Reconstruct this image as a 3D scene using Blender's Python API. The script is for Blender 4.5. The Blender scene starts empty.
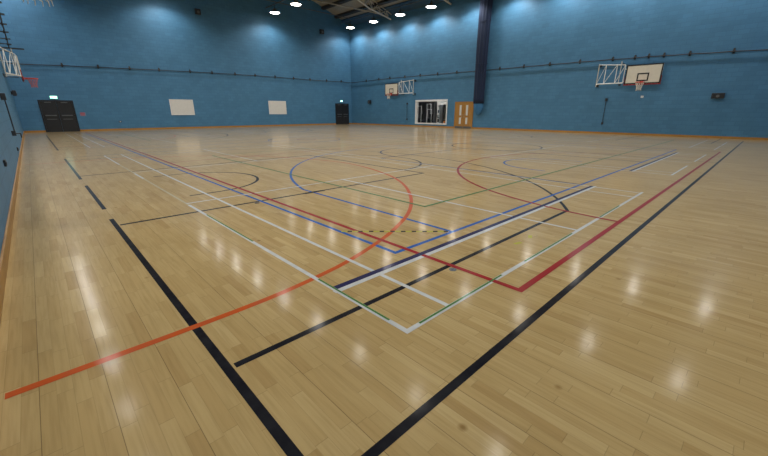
import bpy, bmesh, math, random
from mathutils import Vector, Matrix
random.seed(7)
S = bpy.context.scene
COL = S.collection
PI = math.pi
# ------------------------------------------------------------------ layout (metres)
XL, XR, YN, YF = -0.456, 27.36, -0.52, 34.2      # inner wall faces
WT = 10.30                                        # eaves height
SL = 0.33                                         # roof slope
XM = (XL + XR) / 2
KF, KR = YF / 33.58, XR / 27.92                     # first survey to the walls as built
def zF(z): return 1.365 + (z - 1.365) * KF
def zR(z): return 1.365 + (z - 1.365) * KR
def roof_z(x): return WT + SL * (min(XR - x, x - XL))

# ------------------------------------------------------------------ materials
def new_mat(name):
    m = bpy.data.materials.new(name); m.use_nodes = True
    nt = m.node_tree
    return m, nt, nt.nodes['Principled BSDF']
def N(nt, typ, **kw):
    n = nt.nodes.new(typ)
    for k, v in kw.items():
        if k == 'op': n.operation = v
        else: setattr(n, k, v)
    return n
def math_node(nt, op, a, b=None):
    n = nt.nodes.new('ShaderNodeMath'); n.operation = op
    for i, v in enumerate((a, b)):
        if v is None: continue
        if isinstance(v, (int, float)): n.inputs[i].default_value = v
        else: nt.links.new(v, n.inputs[i])
    return n.outputs[0]
def ramp(nt, fac, stops):
    r = nt.nodes.new('ShaderNodeValToRGB')
    el = r.color_ramp.elements
    while len(el) < len(stops): el.new(0.5)
    for e, (p, c) in zip(el, stops):
        e.position = p; e.color = (*c, 1)
    nt.links.new(fac, r.inputs[0])
    return r.outputs[0]
def plain(name, col, rough=0.5, metal=0.0, var=0.06, scale=6.0, spec=0.5):
    m, nt, b = new_mat(name)
    tc = N(nt, 'ShaderNodeTexCoord'); nz = N(nt, 'ShaderNodeTexNoise')
    nz.inputs['Scale'].default_value = scale; nz.inputs['Detail'].default_value = 3
    nt.links.new(tc.outputs['Object'], nz.inputs['Vector'])
    lo = tuple(max(0, c * (1 - var)) for c in col); hi = tuple(min(1, c * (1 + var)) for c in col)
    nt.links.new(ramp(nt, nz.outputs[0], [(0.3, lo), (0.7, hi)]), b.inputs['Base Color'])
    b.inputs['Roughness'].default_value = rough; b.inputs['Metallic'].default_value = metal
    b.inputs['Specular IOR Level'].default_value = spec
    return m
def emit(name, col, strength):
    m, nt, b = new_mat(name)
    b.inputs['Base Color'].default_value = (0.8, 0.8, 0.8, 1)
    b.inputs['Emission Color'].default_value = (*col, 1); b.inputs['Emission Strength'].default_value = strength
    return m

def lacquer(nt, b, rough, normal=None):
    # worn satin lacquer: matt body under a thin gloss that only shows towards grazing
    b.inputs['Specular IOR Level'].default_value = 0.0; b.inputs['Roughness'].default_value = 0.6
    out = nt.nodes['Material Output']
    gl = N(nt, 'ShaderNodeBsdfAnisotropic'); gl.inputs['Color'].default_value = (0.92, 0.92, 0.92, 1)
    if isinstance(rough, float): gl.inputs['Roughness'].default_value = rough
    else: nt.links.new(rough, gl.inputs['Roughness'])
    lw = N(nt, 'ShaderNodeLayerWeight'); lw.inputs['Blend'].default_value = 0.5
    f = math_node(nt, 'ADD', math_node(nt, 'MULTIPLY', math_node(nt, 'POWER', lw.outputs['Facing'], 7.0), GLOSS), GLOSS0)
    f = math_node(nt, 'MINIMUM', f, 0.85)
    haze = N(nt, 'ShaderNodeBsdfAnisotropic'); haze.inputs['Color'].default_value = (0.92, 0.92, 0.92, 1); haze.inputs['Roughness'].default_value = 0.28
    two = N(nt, 'ShaderNodeMixShader'); two.inputs[0].default_value = 0.27
    nt.links.new(gl.outputs[0], two.inputs[1]); nt.links.new(haze.outputs[0], two.inputs[2])
    mx = N(nt, 'ShaderNodeMixShader'); nt.links.new(f, mx.inputs[0]); nt.links.new(b.outputs[0], mx.inputs[1]); nt.links.new(two.outputs[0], mx.inputs[2])
    nt.links.new(mx.outputs[0], out.inputs['Surface'])
    if normal is not None:
        nt.links.new(normal, gl.inputs['Normal'])
GLOSS, GLOSS0 = 0.95, 0.004
def floor_material():
    m, nt, b = new_mat('maple_sports_floor')
    tc = N(nt, 'ShaderNodeTexCoord'); sp = N(nt, 'ShaderNodeSeparateXYZ')
    nt.links.new(tc.outputs['Object'], sp.inputs[0])
    x, y = sp.outputs['X'], sp.outputs['Y']
    W = 0.0655; L = 0.46
    xr = math_node(nt, 'DIVIDE', x, W); row = math_node(nt, 'FLOOR', xr); fx = math_node(nt, 'FRACT', xr)
    wn = N(nt, 'ShaderNodeTexWhiteNoise', noise_dimensions='1D'); nt.links.new(row, wn.inputs['W'])
    off = math_node(nt, 'MULTIPLY', wn.outputs['Value'], 7.3)
    yr = math_node(nt, 'ADD', math_node(nt, 'DIVIDE', y, L), off)
    cell = math_node(nt, 'FLOOR', yr); fy = math_node(nt, 'FRACT', yr)
    cb = N(nt, 'ShaderNodeCombineXYZ'); nt.links.new(row, cb.inputs[0]); nt.links.new(cell, cb.inputs[1])
    wn2 = N(nt, 'ShaderNodeTexWhiteNoise', noise_dimensions='2D'); nt.links.new(cb.outputs[0], wn2.inputs['Vector'])
    v = wn2.outputs['Value']
    stave = ramp(nt, v, [(0.0, (0.430, 0.288, 0.120)), (0.15, (0.470, 0.326, 0.140)), (0.6, (0.492, 0.348, 0.154)), (0.9, (0.512, 0.366, 0.166)), (1.0, (0.540, 0.392, 0.184))])
    # grain drawn out along the boards
    mp = N(nt, 'ShaderNodeMapping'); mp.inputs['Scale'].default_value = (60, 3.0, 1)
    nt.links.new(tc.outputs['Object'], mp.inputs[0])
    ad = N(nt, 'ShaderNodeVectorMath', operation='ADD'); nt.links.new(mp.outputs[0], ad.inputs[0])
    sc = N(nt, 'ShaderNodeVectorMath', operation='SCALE'); nt.links.new(wn2.outputs['Color'], sc.inputs[0]); sc.inputs['Scale'].default_value = 50
    nt.links.new(sc.outputs[0], ad.inputs[1])
    gr = N(nt, 'ShaderNodeTexNoise'); gr.inputs['Scale'].default_value = 1.0; gr.inputs['Detail'].default_value = 4
    nt.links.new(ad.outputs[0], gr.inputs['Vector'])
    grain = ramp(nt, gr.outputs[0], [(0.25, (0.86, 0.84, 0.80)), (0.55, (1, 1, 1)), (0.8, (1.04, 1.04, 1.04))])
    mx = N(nt, 'ShaderNodeMix', data_type='RGBA', blend_type='MULTIPLY'); mx.inputs[0].default_value = 1
    nt.links.new(stave, mx.inputs[6]); nt.links.new(grain, mx.inputs[7])
    # broad tone wander and scuffs
    nz = N(nt, 'ShaderNodeTexNoise'); nz.inputs['Scale'].default_value = 0.9; nz.inputs['Detail'].default_value = 5
    nt.links.new(tc.outputs['Object'], nz.inputs['Vector'])
    wander = ramp(nt, nz.outputs[0], [(0.3, (0.93, 0.92, 0.90)), (0.7, (1.04, 1.04, 1.04))])
    mx2 = N(nt, 'ShaderNodeMix', data_type='RGBA', blend_type='MULTIPLY'); mx2.inputs[0].default_value = 1
    nt.links.new(mx.outputs[2], mx2.inputs[6]); nt.links.new(wander, mx2.inputs[7])
    # knots: sparse dark flecks
    vo = N(nt, 'ShaderNodeTexVoronoi'); vo.inputs['Scale'].default_value = 1.7
    nt.links.new(tc.outputs['Object'], vo.inputs['Vector'])
    knot = ramp(nt, vo.outputs['Distance'], [(0.0, (0.45, 0.36, 0.27)), (0.022, (0.62, 0.54, 0.45)), (0.05, (1, 1, 1))])
    mx3 = N(nt, 'ShaderNodeMix', data_type='RGBA', blend_type='MULTIPLY'); mx3.inputs[0].default_value = 1
    nt.links.new(mx2.outputs[2], mx3.inputs[6]); nt.links.new(knot, mx3.inputs[7])
    # seams: fine between staves, wide dark expansion seams every few boards
    def near(v_, w):   # 1 close to a cell's edge
        a = math_node(nt, 'LESS_THAN', v_, w)
        return a
    s1 = math_node(nt, 'MULTIPLY', near(fx, 0.028), 0.20)
    s2 = math_node(nt, 'MULTIPLY', near(fy, 0.006), 0.36)
    xb = math_node(nt, 'FRACT', math_node(nt, 'ADD', math_node(nt, 'DIVIDE', x, W * 2), 0.0))
    s3 = math_node(nt, 'MULTIPLY', near(xb, 0.020), 0.22)
    xe = math_node(nt, 'FRACT', math_node(nt, 'DIVIDE', x, W * 4))
    s4 = math_node(nt, 'MULTIPLY', near(xe, 0.013), 0.62)
    seam = math_node(nt, 'MAXIMUM', math_node(nt, 'MAXIMUM', s1, s2), math_node(nt, 'MAXIMUM', s3, s4))
    mx4 = N(nt, 'ShaderNodeMix', data_type='RGBA', blend_type='MIX'); nt.links.new(seam, mx4.inputs[0])
    nt.links.new(mx3.outputs[2], mx4.inputs[6]); mx4.inputs[7].default_value = (0.10, 0.065, 0.03, 1)
    nt.links.new(mx4.outputs[2], b.inputs['Base Color'])
    rn = N(nt, 'ShaderNodeMapRange'); rn.inputs['To Min'].default_value = FLOOR_ROUGH - .02; rn.inputs['To Max'].default_value = FLOOR_ROUGH + .04
    nt.links.new(nz.outputs[0], rn.inputs[0])
    bp = N(nt, 'ShaderNodeBump'); bp.inputs['Strength'].default_value = 0.008; bp.inputs['Distance'].default_value = 0.01
    nt.links.new(gr.outputs[0], bp.inputs['Height']); lacquer(nt, b, rn.outputs[0])
    return m
FLOOR_ROUGH = 0.115

def wall_material(name, col):
    m, nt, b = new_mat(name)
    tc = N(nt, 'ShaderNodeTexCoord'); sp = N(nt, 'ShaderNodeSeparateXYZ'); nt.links.new(tc.outputs['Object'], sp.inputs[0])
    u = math_node(nt, 'ADD', sp.outputs['X'], sp.outputs['Y'])
    cb = N(nt, 'ShaderNodeCombineXYZ'); nt.links.new(u, cb.inputs[0]); nt.links.new(sp.outputs['Z'], cb.inputs[1])
    br = N(nt, 'ShaderNodeTexBrick'); br.inputs['Scale'].default_value = 1.0
    br.inputs['Brick Width'].default_value = 0.45; br.inputs['Row Height'].default_value = 0.225
    br.inputs['Mortar Size'].default_value = 0.012; br.inputs['Mortar Smooth'].default_value = 0.4
    a = tuple(c * 0.94 for c in col); c2 = tuple(c * 1.05 for c in col); mo = tuple(c * 0.86 for c in col)
    br.inputs['Color1'].default_value = (*a, 1); br.inputs['Color2'].default_value = (*c2, 1); br.inputs['Mortar'].default_value = (*mo, 1)
    nt.links.new(cb.outputs[0], br.inputs['Vector'])
    nz = N(nt, 'ShaderNodeTexNoise'); nz.inputs['Scale'].default_value = 1.3; nz.inputs['Detail'].default_value = 6
    nt.links.new(tc.outputs['Object'], nz.inputs['Vector'])
    w = ramp(nt, nz.outputs[0], [(0.3, (0.93, 0.93, 0.93)), (0.7, (1.05, 1.05, 1.05))])
    mx = N(nt, 'ShaderNodeMix', data_type='RGBA', blend_type='MULTIPLY'); mx.inputs[0].default_value = 1
    nt.links.new(br.outputs['Color'], mx.inputs[6]); nt.links.new(w, mx.inputs[7])
    nt.links.new(mx.outputs[2], b.inputs['Base Color'])
    b.inputs['Roughness'].default_value = 0.55; b.inputs['Specular IOR Level'].default_value = 0.3
    bp = N(nt, 'ShaderNodeBump'); bp.inputs['Strength'].default_value = 0.25; bp.inputs['Distance'].default_value = 0.01
    bp.invert = True
    nt.links.new(br.outputs['Fac'], bp.inputs['Height']); nt.links.new(bp.outputs[0], b.inputs['Normal'])
    return m
def paint(name, col, rough=0.125):     # court paint: worn a little
    m, nt, b = new_mat(name)
    tc = N(nt, 'ShaderNodeTexCoord'); nz = N(nt, 'ShaderNodeTexNoise'); nz.inputs['Scale'].default_value = 9; nz.inputs['Detail'].default_value = 6
    nt.links.new(tc.outputs['Object'], nz.inputs['Vector'])
    lo = tuple(c * 0.85 + 0.012 for c in col); hi = tuple(c for c in col)
    nt.links.new(ramp(nt, nz.outputs[0], [(0.35, lo), (0.65, hi)]), b.inputs['Base Color'])
    lacquer(nt, b, rough)
    return m
def wood(name, c1, c2, sc=(2, 2, 0.25)):
    m, nt, b = new_mat(name)
    tc = N(nt, 'ShaderNodeTexCoord'); mp = N(nt, 'ShaderNodeMapping'); mp.inputs['Scale'].default_value = sc
    nt.links.new(tc.outputs['Object'], mp.inputs[0])
    wv = N(nt, 'ShaderNodeTexNoise'); wv.inputs['Scale'].default_value = 7; wv.inputs['Detail'].default_value = 5; wv.inputs['Distortion'].default_value = 0.6
    nt.links.new(mp.outputs[0], wv.inputs['Vector'])
    nt.links.new(ramp(nt, wv.outputs[0], [(0.35, c1), (0.65, c2)]), b.inputs['Base Color'])
    b.inputs['Roughness'].default_value = 0.4
    return m

BLUE = (0.066, 0.194, 0.345)
M = {}
M['floor'] = floor_material()
M['wall'] = wall_material('blue_painted_blockwork', BLUE)
M['skirt'] = wood('varnished_pine_skirting', (0.32, 0.155, 0.03), (0.42, 0.215, 0.045), (0.3, 0.3, 3))
M['oak'] = wood('golden_oak_veneer', (0.32, 0.155, 0.032), (0.40, 0.21, 0.05), (3, 3, 0.3))
M['deck'] = plain('grey_roof_deck', (0.33, 0.32, 0.29), 0.7)
M['eave'] = plain('dark_blue_eaves_panel', (0.035, 0.085, 0.15), 0.6)
M['dark'] = plain('dark_steel', (0.022, 0.024, 0.03), 0.5)
M['black'] = plain('black_paint', (0.012, 0.013, 0.016), 0.42)
M['cable'] = plain('black_cable_sheath', (0.015, 0.016, 0.02), 0.6)
M['steel'] = plain('pale_galvanised_steel', (0.50, 0.49, 0.45), 0.45, 0.2)
M['whitetube'] = plain('white_enamelled_tube', (0.72, 0.74, 0.74), 0.4)
M['board'] = plain('cream_white_board', (0.70, 0.66, 0.56), 0.45, var=0.03)
M['panel'] = plain('off_white_panel', (0.66, 0.66, 0.64), 0.5, var=0.03)
M['whitepvc'] = plain('white_plastic_frame', (0.74, 0.76, 0.78), 0.4)
M['red'] = plain('red_padding', (0.26, 0.012, 0.014), 0.5)
M['rim'] = plain('orange_red_rim', (0.55, 0.05, 0.03), 0.4)
M['net'] = plain('white_nylon_cord', (0.72, 0.68, 0.62), 0.8)
M['netred'] = plain('faded_red_nylon_cord', (0.50, 0.12, 0.10), 0.8)
M['curtain'] = plain('navy_netting', (0.003, 0.014, 0.050), 0.85, var=0.25, scale=20)
M['mesh'] = plain('blue_netting', (0.035, 0.15, 0.33), 0.85, var=0.2, scale=20)
M['grey'] = plain('mid_grey_plastic', (0.10, 0.11, 0.12), 0.5)
M['light_grey'] = plain('light_grey_plastic', (0.45, 0.46, 0.46), 0.5)
M['chrome'] = plain('brushed_steel', (0.60, 0.61, 0.62), 0.3, 0.9)
M['paper'] = plain('white_paper', (0.72, 0.72, 0.70), 0.8)
M['redprint'] = plain('red_print', (0.50, 0.04, 0.04), 0.7)
M['noticeblue'] = plain('pale_blue_paper', (0.17, 0.22, 0.34), 0.8)
M['orange'] = plain('orange_plastic', (0.70, 0.22, 0.03), 0.5)
M['housing'] = plain('grey_lamp_housing', (0.22, 0.22, 0.22), 0.4, 0.3)
M['room'] = plain('pale_inner_wall', (0.62, 0.60, 0.56), 0.7)
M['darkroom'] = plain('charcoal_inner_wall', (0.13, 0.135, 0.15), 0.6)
LAMP_E = 14; LAMP_W = 660
M['lens'] = emit('lit_lamp_lens', (1.0, 0.955, 0.88), LAMP_E)
M['exit_lit'] = emit('lit_green_sign', (0.10, 0.72, 0.52), 2.2)
M['exit_white'] = emit('lit_white_symbol', (0.9, 1.0, 0.95), 3.0)
M['strip'] = emit('added_gym_lamp_glow', (1.0, 0.95, 0.88), 100)  # glow of the lamp added behind the window
M['doorglow'] = plain('frosted_door_glass', (0.62, 0.65, 0.65), 0.25)
g, nt, b = new_mat('clear_window_glass')
b.inputs['Transmission Weight'].default_value = 1; b.inputs['Roughness'].default_value = 0.0; b.inputs['IOR'].default_value = 1.05
M['glass'] = g
P_ = {
 'black': paint('black_court_paint', (0.012, 0.012, 0.016)),
 'white': paint('white_court_paint', (0.62, 0.62, 0.60)),
 'worn_white': paint('worn_white_court_paint', (0.52, 0.45, 0.29)),
 'red': paint('red_court_paint', (0.34, 0.022, 0.024)),
 'blue': paint('blue_court_paint', (0.03, 0.115, 0.40)),
 'navy': paint('navy_court_paint', (0.025, 0.025, 0.085)),
 'green': paint('green_court_paint', (0.085, 0.21, 0.06)),
 'orange': paint('orange_court_paint', (0.56, 0.10, 0.022)),
 'yellow': paint('yellow_floor_tape', (0.50, 0.47, 0.06)),
}

# ------------------------------------------------------------------ mesh helpers
class MB:
    def __init__(s): s.bm = bmesh.new()
    def box(s, a, b, rot=None, bevel=0.0):
        c = [(a[i] + b[i]) / 2 for i in range(3)]; d = [abs(b[i] - a[i]) for i in range(3)]
        mat = Matrix.Translation(c)
        if rot is not None: mat = mat @ rot
        mat = mat @ Matrix.Diagonal((*d, 1))
        r = bmesh.ops.create_cube(s.bm, size=1, matrix=mat)
        if bevel:
            ed = list({e for v in r['verts'] for e in v.link_edges})
            bmesh.ops.bevel(s.bm, geom=ed, offset=bevel, segments=2, affect='EDGES', profile=0.5)
        return s
    def rod(s, p, q, r, n=10, r2=None):
        p, q = Vector(p), Vector(q); d = q - p
        if d.length < 1e-6: return s
        mat = Matrix.Translation((p + q) / 2) @ d.to_track_quat('Z', 'Y').to_matrix().to_4x4()
        bmesh.ops.create_cone(s.bm, cap_ends=True, segments=n, radius1=r, radius2=r if r2 is None else r2, depth=d.length, matrix=mat)
        return s
    def path(s, pts, r, n=8, closed=False):
        pts = [Vector(p) for p in pts]; rings = []
        m = len(pts)
        for i, p in enumerate(pts):
            a = pts[(i - 1) % m] if (closed or i > 0) else p
            c = pts[(i + 1) % m] if (closed or i < m - 1) else p
            t = (c - a).normalized()
            up = Vector((0, 0, 1)) if abs(t.z) < 0.95 else Vector((1, 0, 0))
            x = t.cross(up).normalized(); y = x.cross(t)
            rings.append([s.bm.verts.new(p + x * (r * math.cos(2 * PI * k / n)) + y * (r * math.sin(2 * PI * k / n))) for k in range(n)])
        for i in range(m if closed else m - 1):
            A, B = rings[i], rings[(i + 1) % m]
            for k in range(n): s.bm.faces.new((A[k], A[(k + 1) % n], B[(k + 1) % n], B[k]))
        if not closed:
            s.bm.faces.new(list(reversed(rings[0]))); s.bm.faces.new(rings[-1])
        return s
    def lathe(s, prof, c=(0, 0, 0), n=24, cap=False):
        rings = []
        for r, z in prof:
            rings.append([s.bm.verts.new((c[0] + r * math.cos(2 * PI * k / n), c[1] + r * math.sin(2 * PI * k / n), c[2] + z)) for k in range(n)])
        for A, B in zip(rings, rings[1:]):
            for k in range(n): s.bm.faces.new((A[k], A[(k + 1) % n], B[(k + 1) % n], B[k]))
        if cap:
            s.bm.faces.new(list(reversed(rings[0]))); s.bm.faces.new(rings[-1])
        return s
    def loft(s, rings, cap=True):
        R = [[s.bm.verts.new(p) for p in ring] for ring in rings]; n = len(R[0])
        for A, B in zip(R, R[1:]):
            for k in range(n): s.bm.faces.new((A[k], A[(k + 1) % n], B[(k + 1) % n], B[k]))
        if cap: s.bm.faces.new(list(reversed(R[0]))); s.bm.faces.new(R[-1])
        return s
    def ribbon(s, pts, w, z, closed=False):
        pts = [Vector((p[0], p[1])) for p in pts]; m = len(pts); L = []
        for i, p in enumerate(pts):
            a = pts[(i - 1) % m] if (closed or i > 0) else None
            c = pts[(i + 1) % m] if (closed or i < m - 1) else None
            d1 = (p - a).normalized() if a is not None else None
            d2 = (c - p).normalized() if c is not None else None
            if d1 is None: d1 = d2
            if d2 is None: d2 = d1
            n1 = Vector((-d1.y, d1.x)); n2 = Vector((-d2.y, d2.x)); nn = (n1 + n2).normalized()
            k = w / 2 / max(0.3, nn.dot(n1))
            L.append((p + nn * k, p - nn * k))
        V = [(s.bm.verts.new((l.x, l.y, z)), s.bm.verts.new((r.x, r.y, z))) for l, r in L]
        for i in range(m if closed else m - 1):
            A, B = V[i], V[(i + 1) % m]
            s.bm.faces.new((A[0], A[1], B[1], B[0]))
        return s
    def build(s, name, mat, parent=None, smooth=False, mtx=None):
        bmesh.ops.recalc_face_normals(s.bm, faces=s.bm.faces)
        me = bpy.data.meshes.new(name); s.bm.to_mesh(me); s.bm.free()
        if mtx is not None: me.transform(mtx)
        me.materials.append(mat)
        if smooth:
            for p in me.polygons: p.use_smooth = True
        o = bpy.data.objects.new(name, me); COL.objects.link(o)
        if parent is not None: o.parent = parent
        return o
def tag(o, label=None, cat=None, group=None, kind=None):
    if label: o['label'] = label
    if cat: o['category'] = cat
    if group: o['group'] = group
    if kind: o['kind'] = kind
    return o
def thing(name, loc, label, cat, group=None, rz=0):
    o = bpy.data.objects.new(name, None); COL.objects.link(o)
    o.location = loc; o.rotation_euler = (0, 0, rz); o.empty_display_size = 0.1
    return tag(o, label, cat, group)
def struct(o): o['kind'] = 'structure'; return o
def copy_tree(o, loc, label, group=None):
    r = o.copy(); COL.objects.link(r); r.location = loc; r['label'] = label
    if group: r['group'] = group
    for ch in o.children:
        c = ch.copy(); COL.objects.link(c); c.parent = r
        for g_ in ch.children:
            d = g_.copy(); COL.objects.link(d); d.parent = c
    return r
ORD = ['', 'first', 'second', 'third', 'fourth', 'fifth', 'sixth', 'seventh', 'eighth', 'ninth', 'tenth', 'eleventh', 'twelfth', 'thirteenth', 'fourteenth', 'fifteenth', 'sixteenth', 'seventeenth', 'eighteenth', 'nineteenth', 'twentieth']

# ------------------------------------------------------------------ room shell
floor = struct(MB().box((XL - .3, YN - .3, -.25), (XR + .3, YF + .3, 0)).build('floor', M['floor']))
T = 0.25
struct(MB().box((XL - T, YN - T, 0), (XL, YF + T, WT)).build('wall_left', M['wall']))
def gable(name, y0, y1):
    m = MB()
    sec = [(XL - T, 0), (XR + T, 0), (XR + T, WT), (XM, roof_z(XM)), (XL - T, WT)]
    m.loft([[(x, y0, z) for x, z in sec], [(x, y1, z) for x, z in sec]])
    return struct(m.build(name, M['wall']))
gable('wall_far', YF, YF + T)
gable('wall_near', YN - T, YN)
WY0, WY1, WZ0, WZ1 = 20.98 * KR, 24.76 * KR, 0.30, 2.38          # viewing window opening
m = MB()
m.box((XR, YN - T, 0), (XR + T, WY0, WT)); m.box((XR, WY1, 0), (XR + T, YF + T, WT))
m.box((XR, WY0, 0), (XR + T, WY1, WZ0)); m.box((XR, WY0, WZ1), (XR + T, WY1, WT))
struct(m.build('wall_right', M['wall']))
# roof: two slopes of grey deck, dark purlins under it, dark blue eaves panels
m = MB()
for sx in (1, -1):
    xe = XR + T if sx > 0 else XL - T
    ze = WT - SL * T
    sec = [(xe, ze), (XM, roof_z(XM)), (XM, roof_z(XM) + .15), (xe, ze + .15)]
    m.loft([[(x, YN - T, z) for x, z in sec], [(x, YF + T, z) for x, z in sec]])
ceiling = struct(m.build('ceiling', M['deck']))
RA = math.atan(SL)
def purlin(x, sgn, h=0.22, w=0.30, mat='dark'):
    z = roof_z(x) - h / 2 / math.cos(RA)
    R = Matrix.Rotation(RA * sgn, 4, 'Y')
    return MB().box((x - w / 2, YN, z - h / 2), (x + w / 2, YF, z + h / 2), rot=R).build('purlin', M[mat], ceiling)
for d in (1.85, 3.45, 5.1, 6.75, 8.4, 10.05, 11.7, 13.3):
    purlin(XR - d, 1); purlin(XL + d, -1)
for sgn, x in ((1, XR - .55), (-1, XL + .55)):
    z = roof_z(x) - .06
    MB().box((x - .62, YN, z - .05), (x + .62, YF, z + .03), rot=Matrix.Rotation(RA * sgn, 4, 'Y')).build('eaves_panel', M['eave'], ceiling)
# skirting
def skirt(name, a, b): struct(MB().box(a, b, bevel=.004).build(name, M['skirt']))
SH = 0.12
D1 = (0.64, 2.46); D2 = (24.58 * KF, 26.40 * KF); D3 = (18.14 * KR, 20.06 * KR)
i = 0
skirt('baseboard_left', (XL, YN, 0), (XL + .022, YF, SH))
skirt('baseboard_near', (XL + .022, YN, 0), (XR - .022, YN + .022, SH))
for nm, a, b in (('baseboard_far', XL + .022, D1[0]), ('baseboard_far', D1[1], D2[0]), ('baseboard_far', D2[1], XR - .022)):
    skirt(nm, (a, YF - .022, 0), (b, YF, SH))
for nm, a, b in (('baseboard_right', YN, D3[0]), ('baseboard_right', D3[1], YF)):
    skirt(nm, (XR - .022, a, 0), (XR, b, SH))

# ------------------------------------------------------------------ court markings (painted strips, children of the floor)
Zs = {'black': .0006, 'blue': .0009, 'orange': .0012, 'worn_white': .0015, 'white': .0018, 'red': .0021, 'navy': .0024, 'yellow': .0027, 'green': .0030}
layer_n = {}
def arc(cx, cy, r, a0, a1, n=48):
    return [(cx + r * math.cos(math.radians(a0 + (a1 - a0) * k / n)), cy + r * math.sin(math.radians(a0 + (a1 - a0) * k / n))) for k in range(n + 1)]
def mark(pts, w, col, closed=False, z=None):
    k = layer_n[col] = layer_n.get(col, -1) + 1        # coats of one colour lie a hair apart
    o = MB().ribbon(pts, w, (Zs[col] if z is None else z) + 1.8e-5 * (k % 13), closed).build('court_line', P_[col], floor)
    o['label'] = col.replace('_', ' ') + ' painted court line'
    return o
MY = 16.54                                         # halfway across the hall
def mir(pts): return [(x, 2 * MY - y) for x, y in pts]
# black cross-court basketball, twice along the hall
BX0, BX1 = .505, 27.40; BXC = (BX0 + BX1) / 2
BY0, BYC = .85, 7.85
# end line, as worn: broken beyond the key
mark([(BX0, BY0 - .035), (BX0, 5.80)], .052, 'black')
for y0, y1 in ((6.47, 8.88), (9.79, 14.5), (17.79, 29.6)): mark([(BX0 + .01, y0), (BX0 + .012, y1)], .052, 'black')
mark([(BX0, BY0), (25.6, BY0)], .051, 'black')
def bask(f, near):
    w = .048
    def mx(p): return [(2 * BXC - x, y) for x, y in p]
    for h in ((lambda p: p), mx):
        ax = 2.1
        a = math.degrees(math.acos(math.sqrt(6.9 ** 2 - 6.06 ** 2) / 6.9))
        P3 = [(BX0 + .04, BYC - 6.06)] + arc(ax, BYC, 6.9, -a, a) + [(BX0 + .04, BYC + 6.06)]
        mark(f(h(P3)), w, 'black')
        mark(f(h([(BX0 + .04, BYC - 2.45), (6.42, BYC - 2.45), (6.42, BYC + 2.45), (BX0 + .04, BYC + 2.45)])), .058, 'black')
        mark(f(h(arc(6.42, BYC, 1.8, -90, 90, 32))), .055, 'black')
        mark(f(h([(1.7, BYC - 1.27)] + arc(2.1, BYC, 1.27, -90, 90, 32) + [(1.7, BYC + 1.27)])), .055, 'black')
    mark(f(arc(BXC, BYC, 1.8, 0, 360, 48)[:-1]), .055, 'black', closed=True)
    mark(f([(BXC, BY0), (BXC, 14.85)]), .05, 'black')
    if not near: mark(f([(BX0, BY0), (BX1, BY0)]), .06, 'black')
    mark(f([(BX0, 14.85), (BX1, 14.85)]), .05, 'black')
bask(lambda p: p, True); bask(mir, False)
# red netball court along the hall
RX0, RX1, RY0, RY1 = 2.566, 17.95, 1.105, 31.95; RXC = (RX0 + RX1) / 2
mark([(RX0, RY1), (RX0, RY0), (RX1, RY0)], .055, 'red')
mark([(RX1, RY0), (RX1, RY1), (RX0, RY1)], .05, 'red')
mark(arc(10.2, RY0, 4.9, 0, 180), .055, 'red'); mark(arc(10.2, RY1, 4.9, 180, 360), .05, 'red')
for y in (RY0 + (RY1 - RY0) / 3, RY0 + 2 * (RY1 - RY0) / 3): mark([(RX0, y), (RX1, y)], .05, 'red')
mark(arc(10.2, MY, .45, 0, 360, 24)[:-1], .05, 'red', closed=True)
# blue basketball court along the hall
UX0, UX1, UY0, UY1 = 2.41, 17.75, 2.36, 30.72; UXC = 10.08
mark([(UX0, UY1), (UX0, UY0), (UX1, UY0)], .05, 'blue')
mark([(UX1, UY0), (UX1, UY1), (UX0, UY1)], .05, 'blue')
ay = UY0 + 1.57
a = math.degrees(math.acos(6.7 / 6.93))
for f in ((lambda p: p), mir):
    mark(f([(UXC - 6.7, UY0)] + arc(UXC, ay, 6.93, 180 - a, a, 64) + [(UXC + 6.7, UY0)]), .05, 'blue')
    mark(f([(UXC - 1.25, ay - .35)] + arc(UXC, ay, 1.25, 180, 0, 32) + [(UXC + 1.25, ay - .35)]), .05, 'blue')
    mark(f([(UXC - 2.45, UY0), (UXC - 2.45, 8.16), (UXC + 2.45, 8.16), (UXC + 2.45, UY0)]), .055, 'navy')
    mark(f(arc(UXC, 8.16, 1.8, 0, 180, 32)), .055, 'navy')
mark([(UX0, MY), (UX1, MY)], .05, 'blue')
mark(arc(UXC, MY, 1.8, 0, 360, 48)[:-1], .05, 'blue', closed=True)
# orange handball style goal area at the left end
OC = [(XL + .07, 2.355), (.5, 2.355)]
pts = [(.92, 2.365), (1.19, 2.385), (1.49, 2.43), (1.92, 2.51), (2.64, 2.76), (3.06, 2.965), (3.52, 3.22), (3.94, 3.53), (4.44, 3.99), (5.01, 4.65), (5.46, 5.36), (5.74, 6.03), (5.98, 6.8), (6.12, 7.5)]
top = [(x, 2 * 7.95 - y) for x, y in reversed(pts)]
def smooth_pts(p, it=2):
    for _ in range(it):
        q = [p[0]]
        for a_, b_ in zip(p, p[1:]):
            q += [(a_[0] * .75 + b_[0] * .25, a_[1] * .75 + b_[1] * .25), (a_[0] * .25 + b_[0] * .75, a_[1] * .25 + b_[1] * .75)]
        p = q + [p[-1]]
    return p
D6 = smooth_pts(OC + pts + [(6.16, 7.95)] + top + [(.5, 13.545), (XL + .07, 13.545)])
for f in ((lambda p: p), mir):
    mark(f(D6), .056, 'orange')
    mark(f([(2 * BXC - x, y) for x, y in D6]), .05, 'orange')
# green rectangle
for f in ((lambda p: p), mir):
    mark(f([(4.05, 3.36), (23.87, 3.36), (23.87, 12.34), (4.05, 12.34), (4.05, 3.36), (4.06, 3.36)]), .045, 'green')
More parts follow.
